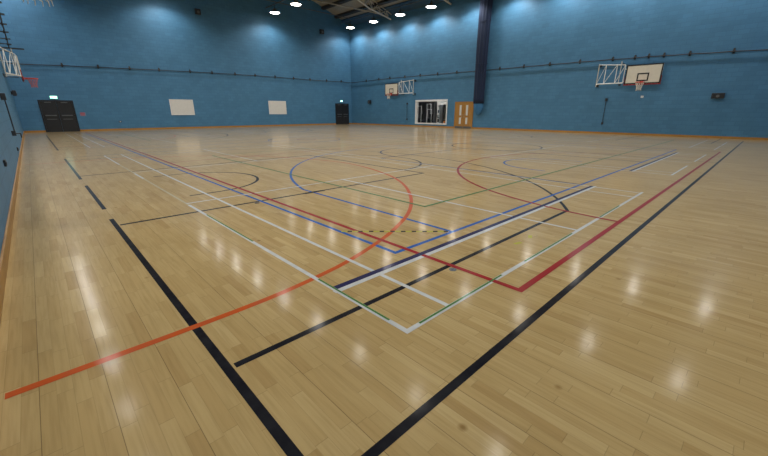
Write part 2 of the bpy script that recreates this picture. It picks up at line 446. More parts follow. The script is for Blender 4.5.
# white badminton courts: three across, two along
def badminton(x0, f, n, first):
    w = .040; x1 = x0 + 6.08; y0, y1 = 1.345, 14.72
    if first:
        mark([(x0, 5.9), (x0, y0), (7.68, y0)], w, 'white')
        mark([(x0, 14.64), (x0, 5.9)], .034, 'worn_white')
        mark([(x0, 14.64), (x0, 11.9)], w, 'white'); mark([(x0, 9.9), (x0, 9.0)], w, 'white')
    else:
        mark(f([(x0, y1), (x0, y0)]), w, 'white')
        if n == 0: mark(f([(x0, y0), (x1, y0)]), w, 'white')
        elif n == 1:
            for a_, b_ in ((x0, 12.55), (13.72, 16.35)): mark(f([(a_, y0), (b_, y0)]), w, 'white')
        else:
            for a_, b_ in ((18.6, 21.0), (21.4, 24.0)): mark(f([(a_, y0), (b_, y0)]), w, 'white')
    mark(f([(x0, y1), (x1, y1)]), w, 'white'); mark(f([(x1, y0), (x1, y1)]), w, 'white')
    mark(f([(x0 + .46, y0), (x0 + .46, y1)]), w, 'white'); mark(f([(x1 - .46, y0), (x1 - .46, y1)]), w, 'white')
    xc = (x0 + x1) / 2
    for a_, b_ in ((y0, 6.02), (10.08, y1)): mark(f([(xc, a_), (xc, b_)]), w, 'white')
    for y in (6.02, 10.08, y1 - .76): mark(f([(x0, y), (x1, y)]), w, 'white')
    if n < 2:
        mark(f([(x0 - .03, 2.105), (x1 + .08, 2.105)]), .05, 'white')
        mark(f([(x0 + .02, 2.160), (x1 + .07, 2.160)]), .06, 'navy')
    else: mark(f([(x0, 2.16), (x1, 2.16)]), w, 'white')
for n, x0 in enumerate((1.492, 10.33, 19.22)):
    badminton(x0, (lambda p: p), n, n == 0)
    badminton(x0, mir, n, False)
# green tape laid along the white lines
for a_, b_ in ((5.15, 3.67), (2.39, 1.52)):
    mark([(1.501, a_), (1.501, b_)], .018, 'green')
for a_, b_ in ((1.62, 2.72), (3.15, 4.36), (5.36, 6.28)): mark([(a_, 1.352), (b_, 1.352)], .018, 'green')
# yellow and black hazard tape from the blue corner
p0, p1 = Vector((3.35, 2.40)), Vector((2.42, 3.28))
nd = 10
for k in range(nd):
    q0 = p0.lerp(p1, k / nd); q1 = p0.lerp(p1, (k + 1) / nd)
    mark([q0, q0.lerp(q1, .42)], .04, 'black', z=.0028)
    mark([q0.lerp(q1, .42), q1], .04, 'yellow')
mark([(3.2, 5.385), (3.62, 5.385)], .09, 'black', z=.0028)
mark([(3.84, 1.62), (3.93, 1.66)], .04, 'yellow'); mark([(3.53, 1.65), (3.63, 1.62)], .04, 'yellow')
# floor sockets
def socket(x, y, label, r=.045, mat='grey'):
    t = thing('floor_socket', (x, y, 0), label, 'floor socket', 'floor sockets')
    MB().lathe([(0.001, .004), (r * .75, .004), (r * .8, .0025), (r, .0025), (r, 0), (.001, 0)], n=20).build('cover', M[mat], t)
    MB().box((-r * .5, -.004, .0035), (r * .5, .004, .0055)).build('slot', M['black'], t)
socket(2.50, 1.715, 'round grey floor socket touching the red line by the black line', .035)
socket(2.31, 5.315, 'dark floor socket on the thin black key line', .04, 'dark')
socket(20.58, 10.14, 'small dark floor socket near the right wall with nothing around it', .09, 'dark')
socket(8.56, 22.86, 'small dark floor socket far out towards the white boards', .09, 'dark')
socket(8.8, 17.7, 'dark floor socket on the bare floor between the two black courts', .10, 'dark')
socket(8.81, 9.46, 'dark floor socket just outside the black free throw circle', .08, 'dark')

# ------------------------------------------------------------------ doors
def rail_handle(leaf, x, y, z0, w, mat):
    pass
def black_door(idx, xa, xb, h, leaves):
    r = thing('door_%d' % idx, ((xa + xb) / 2, YF, 0), None, None); r['kind'] = 'structure'
    w = (xb - xa); f = .07; d = -.06
    m = MB(); m.box((-w / 2, d, 0), (-w / 2 + f, 0, h)); m.box((w / 2 - f, d, 0), (w / 2, 0, h)); m.box((-w / 2 + f, d, h - f), (w / 2 - f, 0, h))
    m.build('door_frame', M['black'], r)
    lw = (w - 2 * f) / leaves
    for k in range(leaves):
        x0 = -w / 2 + f + k * lw + .006; x1 = x0 + lw - .012
        lf = MB().box((x0, d + .015, .012), (x1, -.004, h - f - .006), bevel=.003).build('door_leaf', M['black'], r)
        z = 1.08
        m = MB(); m.box((x0 + .12, d - .06, z - .03), (x1 - .12, d - .035, z + .035), bevel=.006)
        m.box((x0 + .14, d - .04, z - .035), (x0 + .20, d + .016, z + .04)); m.box((x1 - .20, d - .04, z - .035), (x1 - .14, d + .016, z + .04))
        tag(m.build('push_bar', M['grey'], lf), 'grey push bar')
        tag(MB().box((x0 + .15, d - .002 + .01, .82), (x1 - .15, d + .016, .86)).build('label_strip', M['grey'], lf))
        tag(MB().box(((x0 + x1) / 2 - .17, d - .05 + .02, h - f - .10), ((x0 + x1) / 2 + .17, d + .016, h - f - .05), bevel=.005).build('door_closer', M['grey'], lf))
    return r
black_door(1, D1[0], D1[1], 2.08, 2)
black_door(2, D2[0], D2[1], 2.24, 2)
def exit_sign(x, z, label, s=1.0):
    t = thing('exit_sign', (x, YF, z), label, 'exit sign', 'lit exit signs')
    MB().box((-.20 * s, -.07, -.10 * s), (.20 * s, 0, .10 * s), bevel=.008).build('case', M['light_grey'], t)
    fc = MB().box((-.185 * s, -.078, -.085 * s), (.185 * s, -.069, .085 * s)).build('lit_panel', M['exit_lit'], t)
    m = MB(); y0, y1 = -.084, -.0775
    # running figure, doorway and arrow
    ar = MB()
    dm = MB(); dm.box((.075 * s, y0, -.065 * s), (.085 * s, y1, .06 * s)); dm.box((.135 * s, y0, -.065 * s), (.145 * s, y1, .06 * s)); dm.box((.085 * s, y0, .05 * s), (.135 * s, y1, .06 * s)); dm.build('doorway_symbol', M['exit_white'], fc)
    m.rod((.0, y0, .045 * s), (.0, y1, .045 * s), .014 * s)
    def bar(p, q, w=.007, m=m):
        m.rod((p[0] * s, (y0 + y1) / 2, p[1] * s), (q[0] * s, (y0 + y1) / 2, q[1] * s), w * s, 6)
    bar((0, .03), (.01, -.015), .012); bar((.01, -.015), (.04, -.03)); bar((.04, -.03), (.045, -.065)); bar((.01, -.015), (-.015, -.04)); bar((-.015, -.04), (-.045, -.045))
    bar((0, .025), (.035, .005)); bar((0, .025), (-.03, .01))
    bar((-.09, 0), (-.16, 0), .008, ar); bar((-.16, 0), (-.13, .03), .008, ar); bar((-.16, 0), (-.13, -.03), .008, ar); ar.build('arrow_symbol', M['exit_white'], fc)
    m.build('running_figure_symbol', M['exit_white'], fc)
exit_sign(1.50, 2.26, 'green lit exit sign above the wide black double doors', 1.0)
exit_sign(25.40 * KF, 2.50, 'green lit exit sign above the black doors in the far corner', .85)
# oak doors in the right wall
r = thing('door_3', (XR, (D3[0] + D3[1]) / 2, 0), None, None); r['kind'] = 'structure'
w = D3[1] - D3[0]; h = 2.20; f = .08
m = MB(); m.box((-.05, -w / 2, 0), (0, -w / 2 + f, h)); m.box((-.05, w / 2 - f, 0), (0, w / 2, h)); m.box((-.05, -w / 2 + f, h - f), (0, w / 2 - f, h))
m.build('door_frame', M['oak'], r)
lw = (w - 2 * f) / 2
for k in range(2):
    y0 = -w / 2 + f + k * lw + .005; y1 = y0 + lw - .010
    lf = MB().box((-.042, y0, .012), (-.002, y1, h - f - .006), bevel=.003).build('door_leaf', M['oak'], r)
    yc = (y0 + y1) / 2 + (.10 if k == 0 else -.10)
    for za, zb in ((1.08, 1.92), (.36, .90)):
        MB().box((-.052, yc - .10, za), (-.041, yc + .10, zb), bevel=.003).build('vision_panel', M['doorglow'], lf)
    tag(MB().box((-.046, y0 + .02, .02), (-.040, y1 - .02, .17)).build('kick_plate', M['grey'], lf))
    yh = y1 - .10 if k == 0 else y0 + .10
    hm = MB(); hm.rod((-.085, yh, 0.90), (-.085, yh, 1.22), .012); hm.rod((-.085, yh, .93), (-.04, yh, .93), .010); hm.rod((-.085, yh, 1.19), (-.04, yh, 1.19), .010)
    hm.build('pull_handle', M['chrome'], lf)

# ------------------------------------------------------------------ viewing window and the gym behind it
r = thing('window_1', (XR, (WY0 + WY1) / 2, 0), None, None); r['kind'] = 'structure'
hw = (WY1 - WY0) / 2; f = .09
m = MB()
m.box((-.04, -hw - .05, WZ0 - .05), (T, -hw + .05, WZ1 + .06)); m.box((-.04, hw - f, WZ0 - .05), (T, hw + .05, WZ1 + .06))
m.box((-.04, -hw + .05, WZ1 - f), (T, hw - f, WZ1 + .06)); m.box((-.04, -hw + .05, WZ0 - .05), (T, hw - f, WZ0 + .06))
m.build('window_frame', M['whitepvc'], r)
m = MB(); m.box((.09, -.40, WZ0 + .06), (.14, -.34, WZ1 - f)); m.build('mullion', M['grey'], r)
MB().box((.108, -hw + .05, WZ0 + .06), (.118, hw - f, WZ1 - f)).build('pane', M['glass'], r)
RX = XR + T
rd = 3.4
struct(MB().box((RX, WY0 - 1.2, -.2), (RX + rd, WY1 + 3.4, -.0)).build('floor_gym', M['light_grey']))
struct(MB().box((RX, WY0 - 1.2, 2.75), (RX + rd, WY1 + 3.4, 2.9)).build('ceiling_gym', M['room']))
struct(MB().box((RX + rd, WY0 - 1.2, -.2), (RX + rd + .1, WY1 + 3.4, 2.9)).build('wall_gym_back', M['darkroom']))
struct(MB().box((RX, WY0 - 1.3, -.2), (RX + rd + .1, WY0 - 1.2, 2.9)).build('wall_gym_near', M['room']))
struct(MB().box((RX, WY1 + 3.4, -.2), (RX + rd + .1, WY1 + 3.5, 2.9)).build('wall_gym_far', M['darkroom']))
# white pier with small pictures, seen through the right part of the glass
PX = RX + .9
struct(MB().box((PX, WY0 + .9, 0), (PX + .2, WY0 + 2.02, 2.74)).build('wall_gym_pier', M['room']))
for k, (z, wy, mat, lab) in enumerate(((1.86, .40, 'paper', 'white poster on the pale pier behind the window'), (1.40, .34, 'grey', 'grey framed poster below the white poster behind the window'), (.96, .36, 'dark', 'dark poster above the lowest one behind the window'), (.58, .36, 'grey', 'grey poster lowest on the pale pier behind the window'))):
    t = thing('poster', (PX - .012, WY0 + 1.75, z), lab, 'poster', 'posters behind the window')
    MB().box((0, -wy / 2, -.15), (.012, wy / 2, .15)).build('sheet', M[mat], t)
    m = MB()
    for zz in (-.08, -.02, .05): m.box((-.004, -wy * .36, zz), (.001, wy * .3, zz + .03))
    m.build('printed_rows', M['dark' if mat != 'dark' else 'paper'], t)
t = thing('bin', (RX + .45, WY0 + .62, 0), 'small orange bin on the floor behind the window', 'bin')
m = MB(); m.lathe([(.14, 0), (.19, .62), (.175, .62), (.13, .03), (.001, .03)], n=20); m.build('bucket', M['orange'], t, smooth=True)
MB().lathe([(.185, .60), (.20, .615), (.185, .64), (.172, .625), (.185, .60)], n=20).build('bin_rim', M['red'], t)
t = thing('locker', (RX + .48, WY0 + 1.30, 0), 'tall grey locker at the near edge of the window', 'locker')
MB().box((0, -.36, 0), (.4, .12, 2.0), bevel=.01).build('body', M['light_grey'], t)
MB().box((-.02, -.34, .05), (0.0, .10, 1.95), bevel=.006).build('door', M['light_grey'], t)
def machine(y, x, label, tall):
    t = thing('exercise_machine', (x, y, 0), label, 'exercise machine', 'exercise machines behind the window')
    m = MB(); m.rod((0, -.3, 0.03), (0, .3, .03), .04); m.rod((.9, -.3, .03), (.9, .3, .03), .04); m.rod((0, 0, .05), (.9, 0, .05), .05)
    m.rod((.1, -.25, .03), (.1, -.25, tall), .035); m.rod((.1, .25, .03), (.1, .25, tall), .035); m.rod((.1, -.25, tall), (.1, .25, tall), .035)
    m.build('machine_frame', M['light_grey'], t)
    m = MB()
    for k in range(9): m.box((.04, -.17, .12 + k * .07), (.16, .17, .17 + k * .07), bevel=.004)
    m.build('weight_stack', M['black'], t)
    MB().box((.45, -.18, .42), (.85, .18, .50), bevel=.02).build('seat', M['curtain'], t)
    MB().box((.42, -.16, .55), (.5, .16, 1.15), bevel=.02).build('back_pad', M['black'], t)
machine(WY1 + .55, RX + .8, 'exercise machine with blue seat nearest the white window jamb', 1.9)
machine(WY1 - .10, RX + 1.5, 'exercise machine in the middle behind the window glass', 2.1)
machine(WY1 - .75, RX + .8, 'exercise machine standing beside the pale pier behind the window', 1.6)
t = thing('added_gym_lamp', (RX + .45, (WY0 + WY1) / 2 + .3, 2.75), 'added unseen strip lamp on the ceiling behind the window', 'lamp')  # unseen lamp added to brighten the room behind the glass
MB().box((-.1, -.75, -.05), (.1, .75, 0), bevel=.01).build('housing', M['whitepvc'], t)
MB().box((-.08, -.72, -.065), (.08, .72, -.048)).build('diffuser', M['strip'], t)

# ------------------------------------------------------------------ boards, notices, small boxes
def pinboard(xa, xb, za, zb, label):
    t = thing('notice_board', ((xa + xb) / 2, YF, (za + zb) / 2), label, 'board', 'white wall boards')
    a_, b_ = (xb - xa) / 2, (zb - za) / 2
    MB().box((-a_, -.03, -b_), (a_, 0, b_), bevel=.004).build('panel', M['panel'], t)
    m = MB(); e = .025
    m.box((-a_ - .005, -.04, b_ - e), (a_ + .005, 0, b_ + .005)); m.box((-a_ - .005, -.04, -b_ - .005), (a_ + .005, 0, -b_ + e))
    m.box((-a_ - .005, -.04, -b_ + e), (-a_ + e, 0, b_ - e)); m.box((a_ - e, -.04, -b_ + e), (a_ + .005, 0, b_ - e))
    m.build('frame', M['whitepvc'], t)
pinboard(8.36 * KF, 10.1 * KF, zF(1.09), zF(2.28), 'large plain white board on the blue wall nearer the double doors')
pinboard(16.78 * KF, 18.6 * KF, zF(1.13), zF(2.34), 'plain white board on the blue wall nearer the far corner')
t = thing('notice', (2.84, YF, 1.16), 'small pale blue and red notice beside the wide black double doors', 'notice')
MB().box((-.17, -.012, -.13), (.17, 0, .13)).build('sheet', M['noticeblue'], t)
m = MB()
for z in (-.08, -.02, .04, .08): m.box((-.14, -.016, z), (.12, -.011, z + .028))
m.build('printed_rows', M['redprint'], t)
t = thing('call_point', (4.95, YF, .62), 'small pale switch plate low on the far blue wall', 'switch')
MB().box((-.10, -.02, -.06), (.10, 0, .06), bevel=.006).build('plate', M['eave'], t)
MB().box((-.04, -.028, -.03), (.04, -.019, .03), bevel=.004).build('rocker', M['light_grey'], t)
def wall_speaker(loc, rz, label, w=.34, h=.34, d=.22, grp='black wall boxes'):
    t = thing('wall_speaker', loc, label, 'speaker', grp, rz)       # local -Y faces the hall
    MB().box((-w / 2, -d - .06, -h / 2), (w / 2, -.06, h / 2), bevel=.015).build('cabinet', M['dark'], t)
    m = MB(); m.box((-w * .42, -d - .07, -h * .42), (w * .42, -d - .058, h * .42), bevel=.004); m.build('grille', M['black'], t)
    MB().box((-.05, -.065, -h * .3), (.05, 0, h * .3)).build('wall_bracket', M['dark'], t)
    tag(MB().rod((0, -d - .08, -h * .08), (0, -d - .065, -h * .08), h * .26, 20).build('cone', M['grey'], t))
wall_speaker((11.45 * KF, YF, zF(8.86)), 0, 'black box high on the far wall between two light pools', .40, .40)
wall_speaker((23.15 * KF, YF, zF(9.0)), 0, 'black box high on the far wall near the far corner', .42, .42)
wall_speaker((XR, 31.5 * KR, 2.38), -PI / 2, 'small black box on the right wall beside the far corner', .36, .34)
wall_speaker((XR, 2.47 * KR, 2.22), -PI / 2, 'wide dark box alone on the right wall beyond the near backboard', .54, .28, .16)
wall_speaker((XL, 30.5, 2.35), PI / 2, 'small black box on the left wall under the far basketball goal', .30, .30, .16)
def winder(loc, rz, label, z0=.66, z1=2.13):
    t = thing('winding_rod', loc, label, 'winding rod', 'winding rods', rz)
    MB().rod((0, -.07, z0), (.0, -.07, z1), .016).build('rod', M['dark'], t)
    MB().box((-.06, -.11, z1 - .09), (.06, 0, z1 + .09), bevel=.012).build('gearbox', M['dark'], t)
    m = MB(); m.box((-.05, -.09, z0 - .06), (.05, 0, z0 + .08), bevel=.01); m.rod((0, -.09, z0), (0, -.19, z0), .014); m.rod((-.0, -.18, z0), (-.0, -.18, z0 - .12), .014)
    m.build('crank_handle', M['dark'], t)
winder((XR, 7.98 * KR, 0), -PI / 2, 'dark vertical winding rod on the right wall below the lattice frame')
winder((XR, 25.9 * KR, 0), -PI / 2, 'dark vertical winding rod on the right wall beside the viewing window')
winder((XL, 15.0, 0), PI / 2, 'dark vertical winding rod on the left wall under the row of brackets', .75, 1.75)
t = thing('wall_plate', (XR, 6.03 * KR, 2.26), 'small white plate on the right wall straight below the net', 'plate')
MB().box((-.015, -.07, -.06), (0, .07, .06), bevel=.004).build('plate', M['paper'], t)
MB().box((-.022, -.03, -.03), (-.014, .03, .03)).build('switch', M['light_grey'], t)
for y, z, lab in ((15.25, .30, 'dark socket low on the left wall nearer the far end'), (8.5, .56, 'dark socket low on the left wall nearer the camera')):
    t = thing('wall_socket', (XL, y, z), lab, 'socket', 'sockets on the left wall')
    MB().box((0, -.08, -.05), (.03, .08, .05), bevel=.005).build('plate', M['dark'], t)
    MB().box((.029, -.05, -.02), (.036, .05, .02)).build('outlet', M['black'], t)

# ------------------------------------------------------------------ wall cable on brackets
LOFF = .48
FXZ = [(2.33, 4.26), (4.26, 4.31), (6.12, 4.35), (8.03, 4.39), (10.24, 4.43), (11.96, 4.45), (13.9, 4.47), (15.73, 4.48), (17.7, 4.47), (19.66, 4.46), (21.54, 4.44), (23.57, 4.44), (25.48, 4.48)]
RYZ = [(32.15, 4.59), (30.11, 4.63), (28.44, 4.66), (26.3, 4.65), (24.3, 4.65), (22.2, 4.64), (20.09, 4.63), (15.98, 4.61), (13.99, 4.62), (12.05, 4.61), (10.02, 4.60), (8.04, 4.58), (6.83, 4.56), (6.12, 4.57), (5.37, 4.54), (4.17, 4.51), (2.33, 4.45), (.4, 4.38)]
LYs = [5, 7, 9, 11, 13, 15, 17, 18.94, 20.97, 22.95, 25.0, 26.9]
OFF = .10
def bracket_proto(off, fin):
    t = thing('cable_bracket', (0, 0, 0), 'x', 'bracket', 'brackets carrying the black cable')
    MB().box((-.05, -.02, -.10), (.05, 0, .14), bevel=.004).build('wall_plate', M['black'], t)
    m = MB(); m.box((-.03, -off - .05, -.02), (.03, -.02, .02))
    if off > .2: m.box((-.03, -off - .12, -.025), (.03, -off, .025))
    m.build('arm', M['black'], t)
    if fin:
        m = MB(); m.loft([[(-.075, -.02, -.04), (.075, -.02, -.04), (.03, -.02, .17), (-.03, -.02, .17)], [(-.075, -off - .03, -.04), (.075, -off - .03, -.04), (.02, -off + .03, .15), (-.02, -off + .03, .15)]])
        m.build('cable_clamp', M['black'], t)
    else: MB().box((-.04, -off - .02, -.06), (.04, -off + .05, .05), bevel=.008).build('cable_clamp', M['black'], t)
    return t
used = {}
def bracket(loc, rz, label, key='wall'):
    if key not in used:
        used[key] = o = bracket_proto(*((OFF, True) if key == 'wall' else (LOFF, False))); o.location = loc; o['label'] = label
    else: o = copy_tree(used[key], loc, label)
    o.rotation_euler = (0, 0, rz)
cable_pts_f, cable_pts_r, cable_pts_l = [], [], []
for k, (x, z) in enumerate(FXZ):
    x, z = x * KF, zF(z); bracket((x, YF, z), 0, 'black cable bracket on the far wall, %s from the double door end' % ORD[k + 1]); cable_pts_f.append((x, YF - OFF, z))
for k, (y, z) in enumerate(RYZ):
    y, z = y * KR, zR(z); bracket((XR, y, z), -PI / 2, 'black cable bracket on the right wall, %s from the far corner' % ORD[k + 1]); cable_pts_r.append((XR - OFF, y, z))
for k, y in enumerate(reversed(LYs)):
    bracket((XL, y, 4.5), PI / 2, 'black cable bracket on the left wall, %s from the far corner' % ORD[k + 1], 'left'); cable_pts_l.append((XL + LOFF, y, 4.5))
def sag(p, drop=.02):
    out = []
    for a_, b_ in zip(p, p[1:]):
        a_, b_ = Vector(a_), Vector(b_)
        for k in range(4):
            t_ = k / 4; q = a_.lerp(b_, t_); q.z -= drop * 4 * t_ * (1 - t_); out.append(q)
    return out + [Vector(p[-1])]
CG = 'black cables round the walls'
tag(MB().path(sag([(XL + OFF + .02, YF - OFF, 4.22)] + cable_pts_f + [(XR - OFF - .04, YF - OFF, 4.49)]), .028, 6).build('wall_cable', M['cable']), 'black cable run strung along the far blue wall', 'cable', CG)
tag(MB().path(sag([(XR - OFF, YF - OFF - .05, 4.50)] + cable_pts_r + [(XR - OFF, YN + .05, 4.36)]), .028, 6).build('wall_cable', M['cable']), 'black cable run strung along the right wall above the backboards', 'cable', CG)
tag(MB().path(sag([(x, y, z) for x, y, z in [(XL + LOFF, 28.4, 4.5)] + cable_pts_l]), .022, 6).build('wall_cable', M['cable']), 'black cable run strung along the left wall above the goals', 'cable', CG)

# ------------------------------------------------------------------ basketball goals folded against the walls
def goal(loc, rz, flip, label, board_off=.45, hinge_off=.33, lat_len=1.65, gap=.12, red_edge=True, netmat='net', long_arm=False):
    """local frame: wall plane y=0, hall towards -y, board centre at x=0; the lattice reaches to +x (or -x when flip)"""
    s = -1 if flip else 1
    t = thing('basketball_goal', loc, label, 'basketball goal', 'wall mounted basketball goals', rz)
    zb, zt, hw = 2.98, 4.06, .91
    y = -board_off
    bd = MB().box((-hw, y - .015, zb), (hw, y + .02, zt), bevel=.004).build('backboard', M['board'], t)
    m = MB(); e = .065; yy0, yy1 = y - .019, y - .0145
    m.box((-hw, yy0, zt - e), (hw, yy1, zt)); m.box((-hw, yy0, zb), (hw, yy1, zb + e)); m.box((-hw, yy0, zb + e), (-hw + e, yy1, zt - e)); m.box((hw - e, yy0, zb + e), (hw, yy1, zt - e))
    a0, a1, c0, c1 = -.295, .295, zb + .15, zb + .60
    m.box((a0, yy0, c1 - .07), (a1, yy1, c1)); m.box((a0, yy0, c0), (a1, yy1, c0 + .07)); m.box((a0, yy0, c0 + .07), (a0 + .07, yy1, c1 - .07)); m.box((a1 - .07, yy0, c0 + .07), (a1, yy1, c1 - .07))
    tag(m.build('board_markings', M['black'], bd), 'black border and target square')
    m = MB(); m.box((-hw - .03, y - .03, zb - .06), (hw + .03, y + .03, zb - .002), bevel=.01)
    for sx in (-1, 1): m.box((sx * hw - .025, y - .012, zb - .002), (sx * hw + .025, y + .03, zb + .42), bevel=.01)
    tag(m.build('edge_padding', M['red'], bd), 'red padding along the lower edge')
    # rim and net
    zr_ = 3.05; yc = y - .15 - .225
    rm = MB(); rm.path([(.228 * math.cos(2 * PI * k / 28), yc + .228 * math.sin(2 * PI * k / 28), zr_) for k in range(28)], .019, 8, closed=True)
    rm.box((-.09, y - .16, zr_ - .02), (.09, y - .015, zr_ + .02)); rm.box((-.09, y - .045, zr_ - .10), (.09, y - .015, zr_ + .08))
    rm.rod((-.08, y - .03, zr_ - .09), (-.11, yc + .20, zr_ - .01), .008, 6); rm.rod((.08, y - .03, zr_ - .09), (.11, yc + .20, zr_ - .01), .008, 6)
    rim = tag(rm.build('rim', M['rim'], t), 'orange red rim')
    nm = MB(); n = 12; lv = [(.222, 0), (.185, -.10), (.15, -.20), (.125, -.30), (.12, -.36), (.13, -.40)]
    for k in range(n):
        for sgn in (1, -1):
            pts_ = []
            for j, (rr, dz) in enumerate(lv):
                an = 2 * PI * (k + sgn * j * .5) / n
                pts_.append((rr * math.cos(an), yc + rr * math.sin(an), zr_ - .012 + dz))
            nm.path(pts_, .0075, 5)
        an = 2 * PI * (k + .25) / n
        nm.rod((.13 * math.cos(an), yc + .13 * math.sin(an), zr_ - .41), (.135 * math.cos(an + .05), yc + .135 * math.sin(an + .05), zr_ - .47), .005, 5)
    nm.build('net', M[netmat], t)
    # back frame behind the board
    m = MB()
    for sx in (-.5, .5):
        m.rod((sx, y + .05, zb + .05), (sx, y + .05, zt - .05), .022)
    m.rod((-.8, y + .05, zb + .2), (.8, y + .05, zb + .2), .022); m.rod((-.8, y + .05, zt - .2), (.8, y + .05, zt - .2), .022)
    x0 = hw + gap; x1 = x0 + lat_len
    for z in (zb + .2, zt - .2): m.rod((s * .5, y + .05, z), (s * x0, y + .06, z), .02)
    # a stay back to the wall keeps the folded board steady
    for z in (zb + .2, zt - .2): m.rod((-s * .3, y + .05, z), (-s * .3, 0, z), .018)
    m.build('back_frame', M['whitetube'], t)
    # swing lattice
    za, zc = 3.08, 4.22
    def P3(f, z): return (s * (x0 + (x1 - x0) * f), (y + .05) + (-hinge_off - (y + .05)) * f, z)
    m = MB()
    m.rod(P3(0, za), P3(1, za), .034); m.rod(P3(0, zc - .12), P3(1, zc), .024)
    for f in (.0, .30, .72): m.rod(P3(f, za), P3(f, zc - .12 * (1 - f)), .022)
    m.rod(P3(.72, za), P3(.30, zc - .05), .016); m.rod(P3(.30, za), P3(.0, zc - .12), .018); m.rod(P3(.72, zc - .02), P3(1, za), .012)
    m.build('swing_lattice', M['whitetube'], t)
    tag(MB().rod(P3(1, za - .16), P3(1, zc + .06), .028).build('hinge_post', M['steel'], t), 'buff steel hinge post')
    tag(MB().rod(P3(.16, za + .0), P3(.16, zc + .10), .024).build('hinge_post', M['steel'], t), 'buff steel hinge post')
    m = MB()
    for z in (za - .08, zc - .03):
        p = P3(1, z); m.box((p[0] - .07, 0 - .03, z - .08), (p[0] + .07, 0, z + .08), bevel=.006); m.rod((p[0], p[1], z), (p[0], -.02, z), .026)
        p = P3(.16, z); m.rod((p[0], p[1], z), (p[0], -.02, z), .018); m.box((p[0] - .05, -.02, z - .05), (p[0] + .05, 0, z + .05))
    m.build('wall_mount', M['dark'], t)
    if long_arm:
        m = MB(); m.box((-.5, -1.03, 4.40), (-.40, 0, 4.46)); m.build('top_arm', M['black'], t)
    return t
goal((XR, 6.22 * KR - .1, 0), -PI / 2, True, 'basketball goal with cream board nearest on the right wall', .45, .30, 1.50, .10)
goal((XR, 28.12 * KR - .35, 0), -PI / 2, False, 'small distant basketball goal on the right wall beyond the window', .45, .30, 1.80, .10)
goal((XL, 28.3, 0), PI / 2, True, 'distant basketball goal seen edge on against the left wall', .66, .10, 1.7, .10, netmat='netred', long_arm=True)
goal((XL, 6.35, 0), PI / 2, False, 'basketball goal on the left wall whose net tip hangs into view', .45, .33, 1.5, .10)

# ------------------------------------------------------------------ division curtain bundled on the right wall
t = thing('divider_curtain', (XR - .36, 17.68 * KR - .2, 0), 'tall navy divider net gathered against the right wall beside the oak doors', 'curtain')
rings = []
n = 72
for k in range(23):
    f = k / 22; z = 2.02 + f * (roof_z(XR - .36) - .25 - 2.02)
    ring = []
    for j in range(n):
        an = 2 * PI * j / n
        rip = 1 + .10 * math.sin(11 * an + .6 * math.sin(5 * f)) + .05 * math.sin(23 * an + 3 * f)
        wy = (.44 + .06 * f) * rip; wx = .20 * rip
        ring.append((wx * math.cos(an), wy * math.sin(an) + .03 * math.sin(4 * f), z))
    rings.append(ring)
MB().loft(rings).build('net_bundle', M['curtain'], t, smooth=True)
rings = []
for k in range(11):
    f = k / 10; z = 1.12 + f * .98
    ww = (.10 + .36 * math.sin(min(1, f * 1.25) * PI / 2)) * (1 - .12 * f)
    ring = []
    for j in range(48):
        an = 2 * PI * j / 48; rip = 1 + .09 * math.sin(9 * an + 2 * f)
        ring.append((.5 * ww * rip * math.cos(an) * .8, ww * rip * math.sin(an) - .06 * (1 - f), z))
    rings.append(ring)
tag(MB().loft(rings).build('tied_up_hem', M['mesh'], t, smooth=True), 'lighter blue mesh hem tied up at the bottom')
m = MB()
for z in (5.0, 8.0): m.path([(.24 * math.cos(2 * PI * k / 24), .52 * math.sin(2 * PI * k / 24), z) for k in range(24)], .02, 6, closed=True)
m.build('strap', M['curtain'], t)

# ------------------------------------------------------------------ hall lamps
ZL = 9.65
ROWS = [.35, 8.95, 17.65, 26.10]
LY = [32.5 - 3.575 * k for k in range(10)]
lamp0 = thing('hall_lamp', (0, 0, 0), 'x', 'lamp', 'round hall lamps')
MB().lathe([(.05, .34), (.13, .32), (.17, .14), (.44, .03), (.48, -.03), (.465, -.03), (.425, .015), (.15, .09), (.001, .09)], n=28).build('reflector', M['housing'], lamp0, smooth=True)
MB().lathe([(.001, -.075), (.14, -.070), (.27, -.055), (.37, -.030), (.40, 0.0), (.001, 0.005)], n=24).build('lens', M['lens'], lamp0, smooth=True)
MB().rod((0, 0, .33), (0, 0, .6203), .02, 8).build('suspension_rod', M['dark'], lamp0)
sl = bpy.data.lights.new('lamp_light', 'SPOT'); sl.energy = LAMP_W; sl.color = (1.0, 0.955, 0.88); sl.spot_size = math.radians(155); sl.spot_blend = .5; sl.shadow_soft_size = .15
so = bpy.data.objects.new('lamp_light', sl); COL.objects.link(so); so.parent = lamp0; so.location = (0, 0, -.14)
sl_weak = sl.copy(); sl_weak.energy = LAMP_W * .52
lused = [False]
SEEN = {(3, 0): 'lit round lamp in the corner end of the row along the right wall', (3, 1): 'lit round lamp second from the far corner along the right wall', (3, 2): 'lit round lamp third from the far corner along the right wall',
        (3, 3): 'lit round lamp fourth from the far corner along the right wall', (3, 4): 'lit round lamp beside the navy curtain at the picture top',
        (2, 0): 'lit round lamp above the far wall, over the board nearer the corner', (2, 1): 'lit round lamp one step in front of the one over the white board'}
for i, x in enumerate(ROWS):
    for j, y in enumerate(LY):
        lab = SEEN.get((i, j)); grp = 'round hall lamps' if lab else 'hall lamps seen only as glow on the floor'
        lab = lab or 'round hall lamp above the picture, known by its glow on the floor'
        if not lused[0]:
            lamp0.location = (x, y, ZL); lamp0['label'] = lab; lamp0['group'] = grp; lused[0] = True; lm = lamp0
        else: lm = copy_tree(lamp0, (x, y, ZL), lab, grp)
        if y < 9 or i == 0:                         # lamps near the camera and along the left wall dimmed to darken those areas
            for ch in lm.children:
                if ch.type == 'LIGHT': ch.data = sl_weak
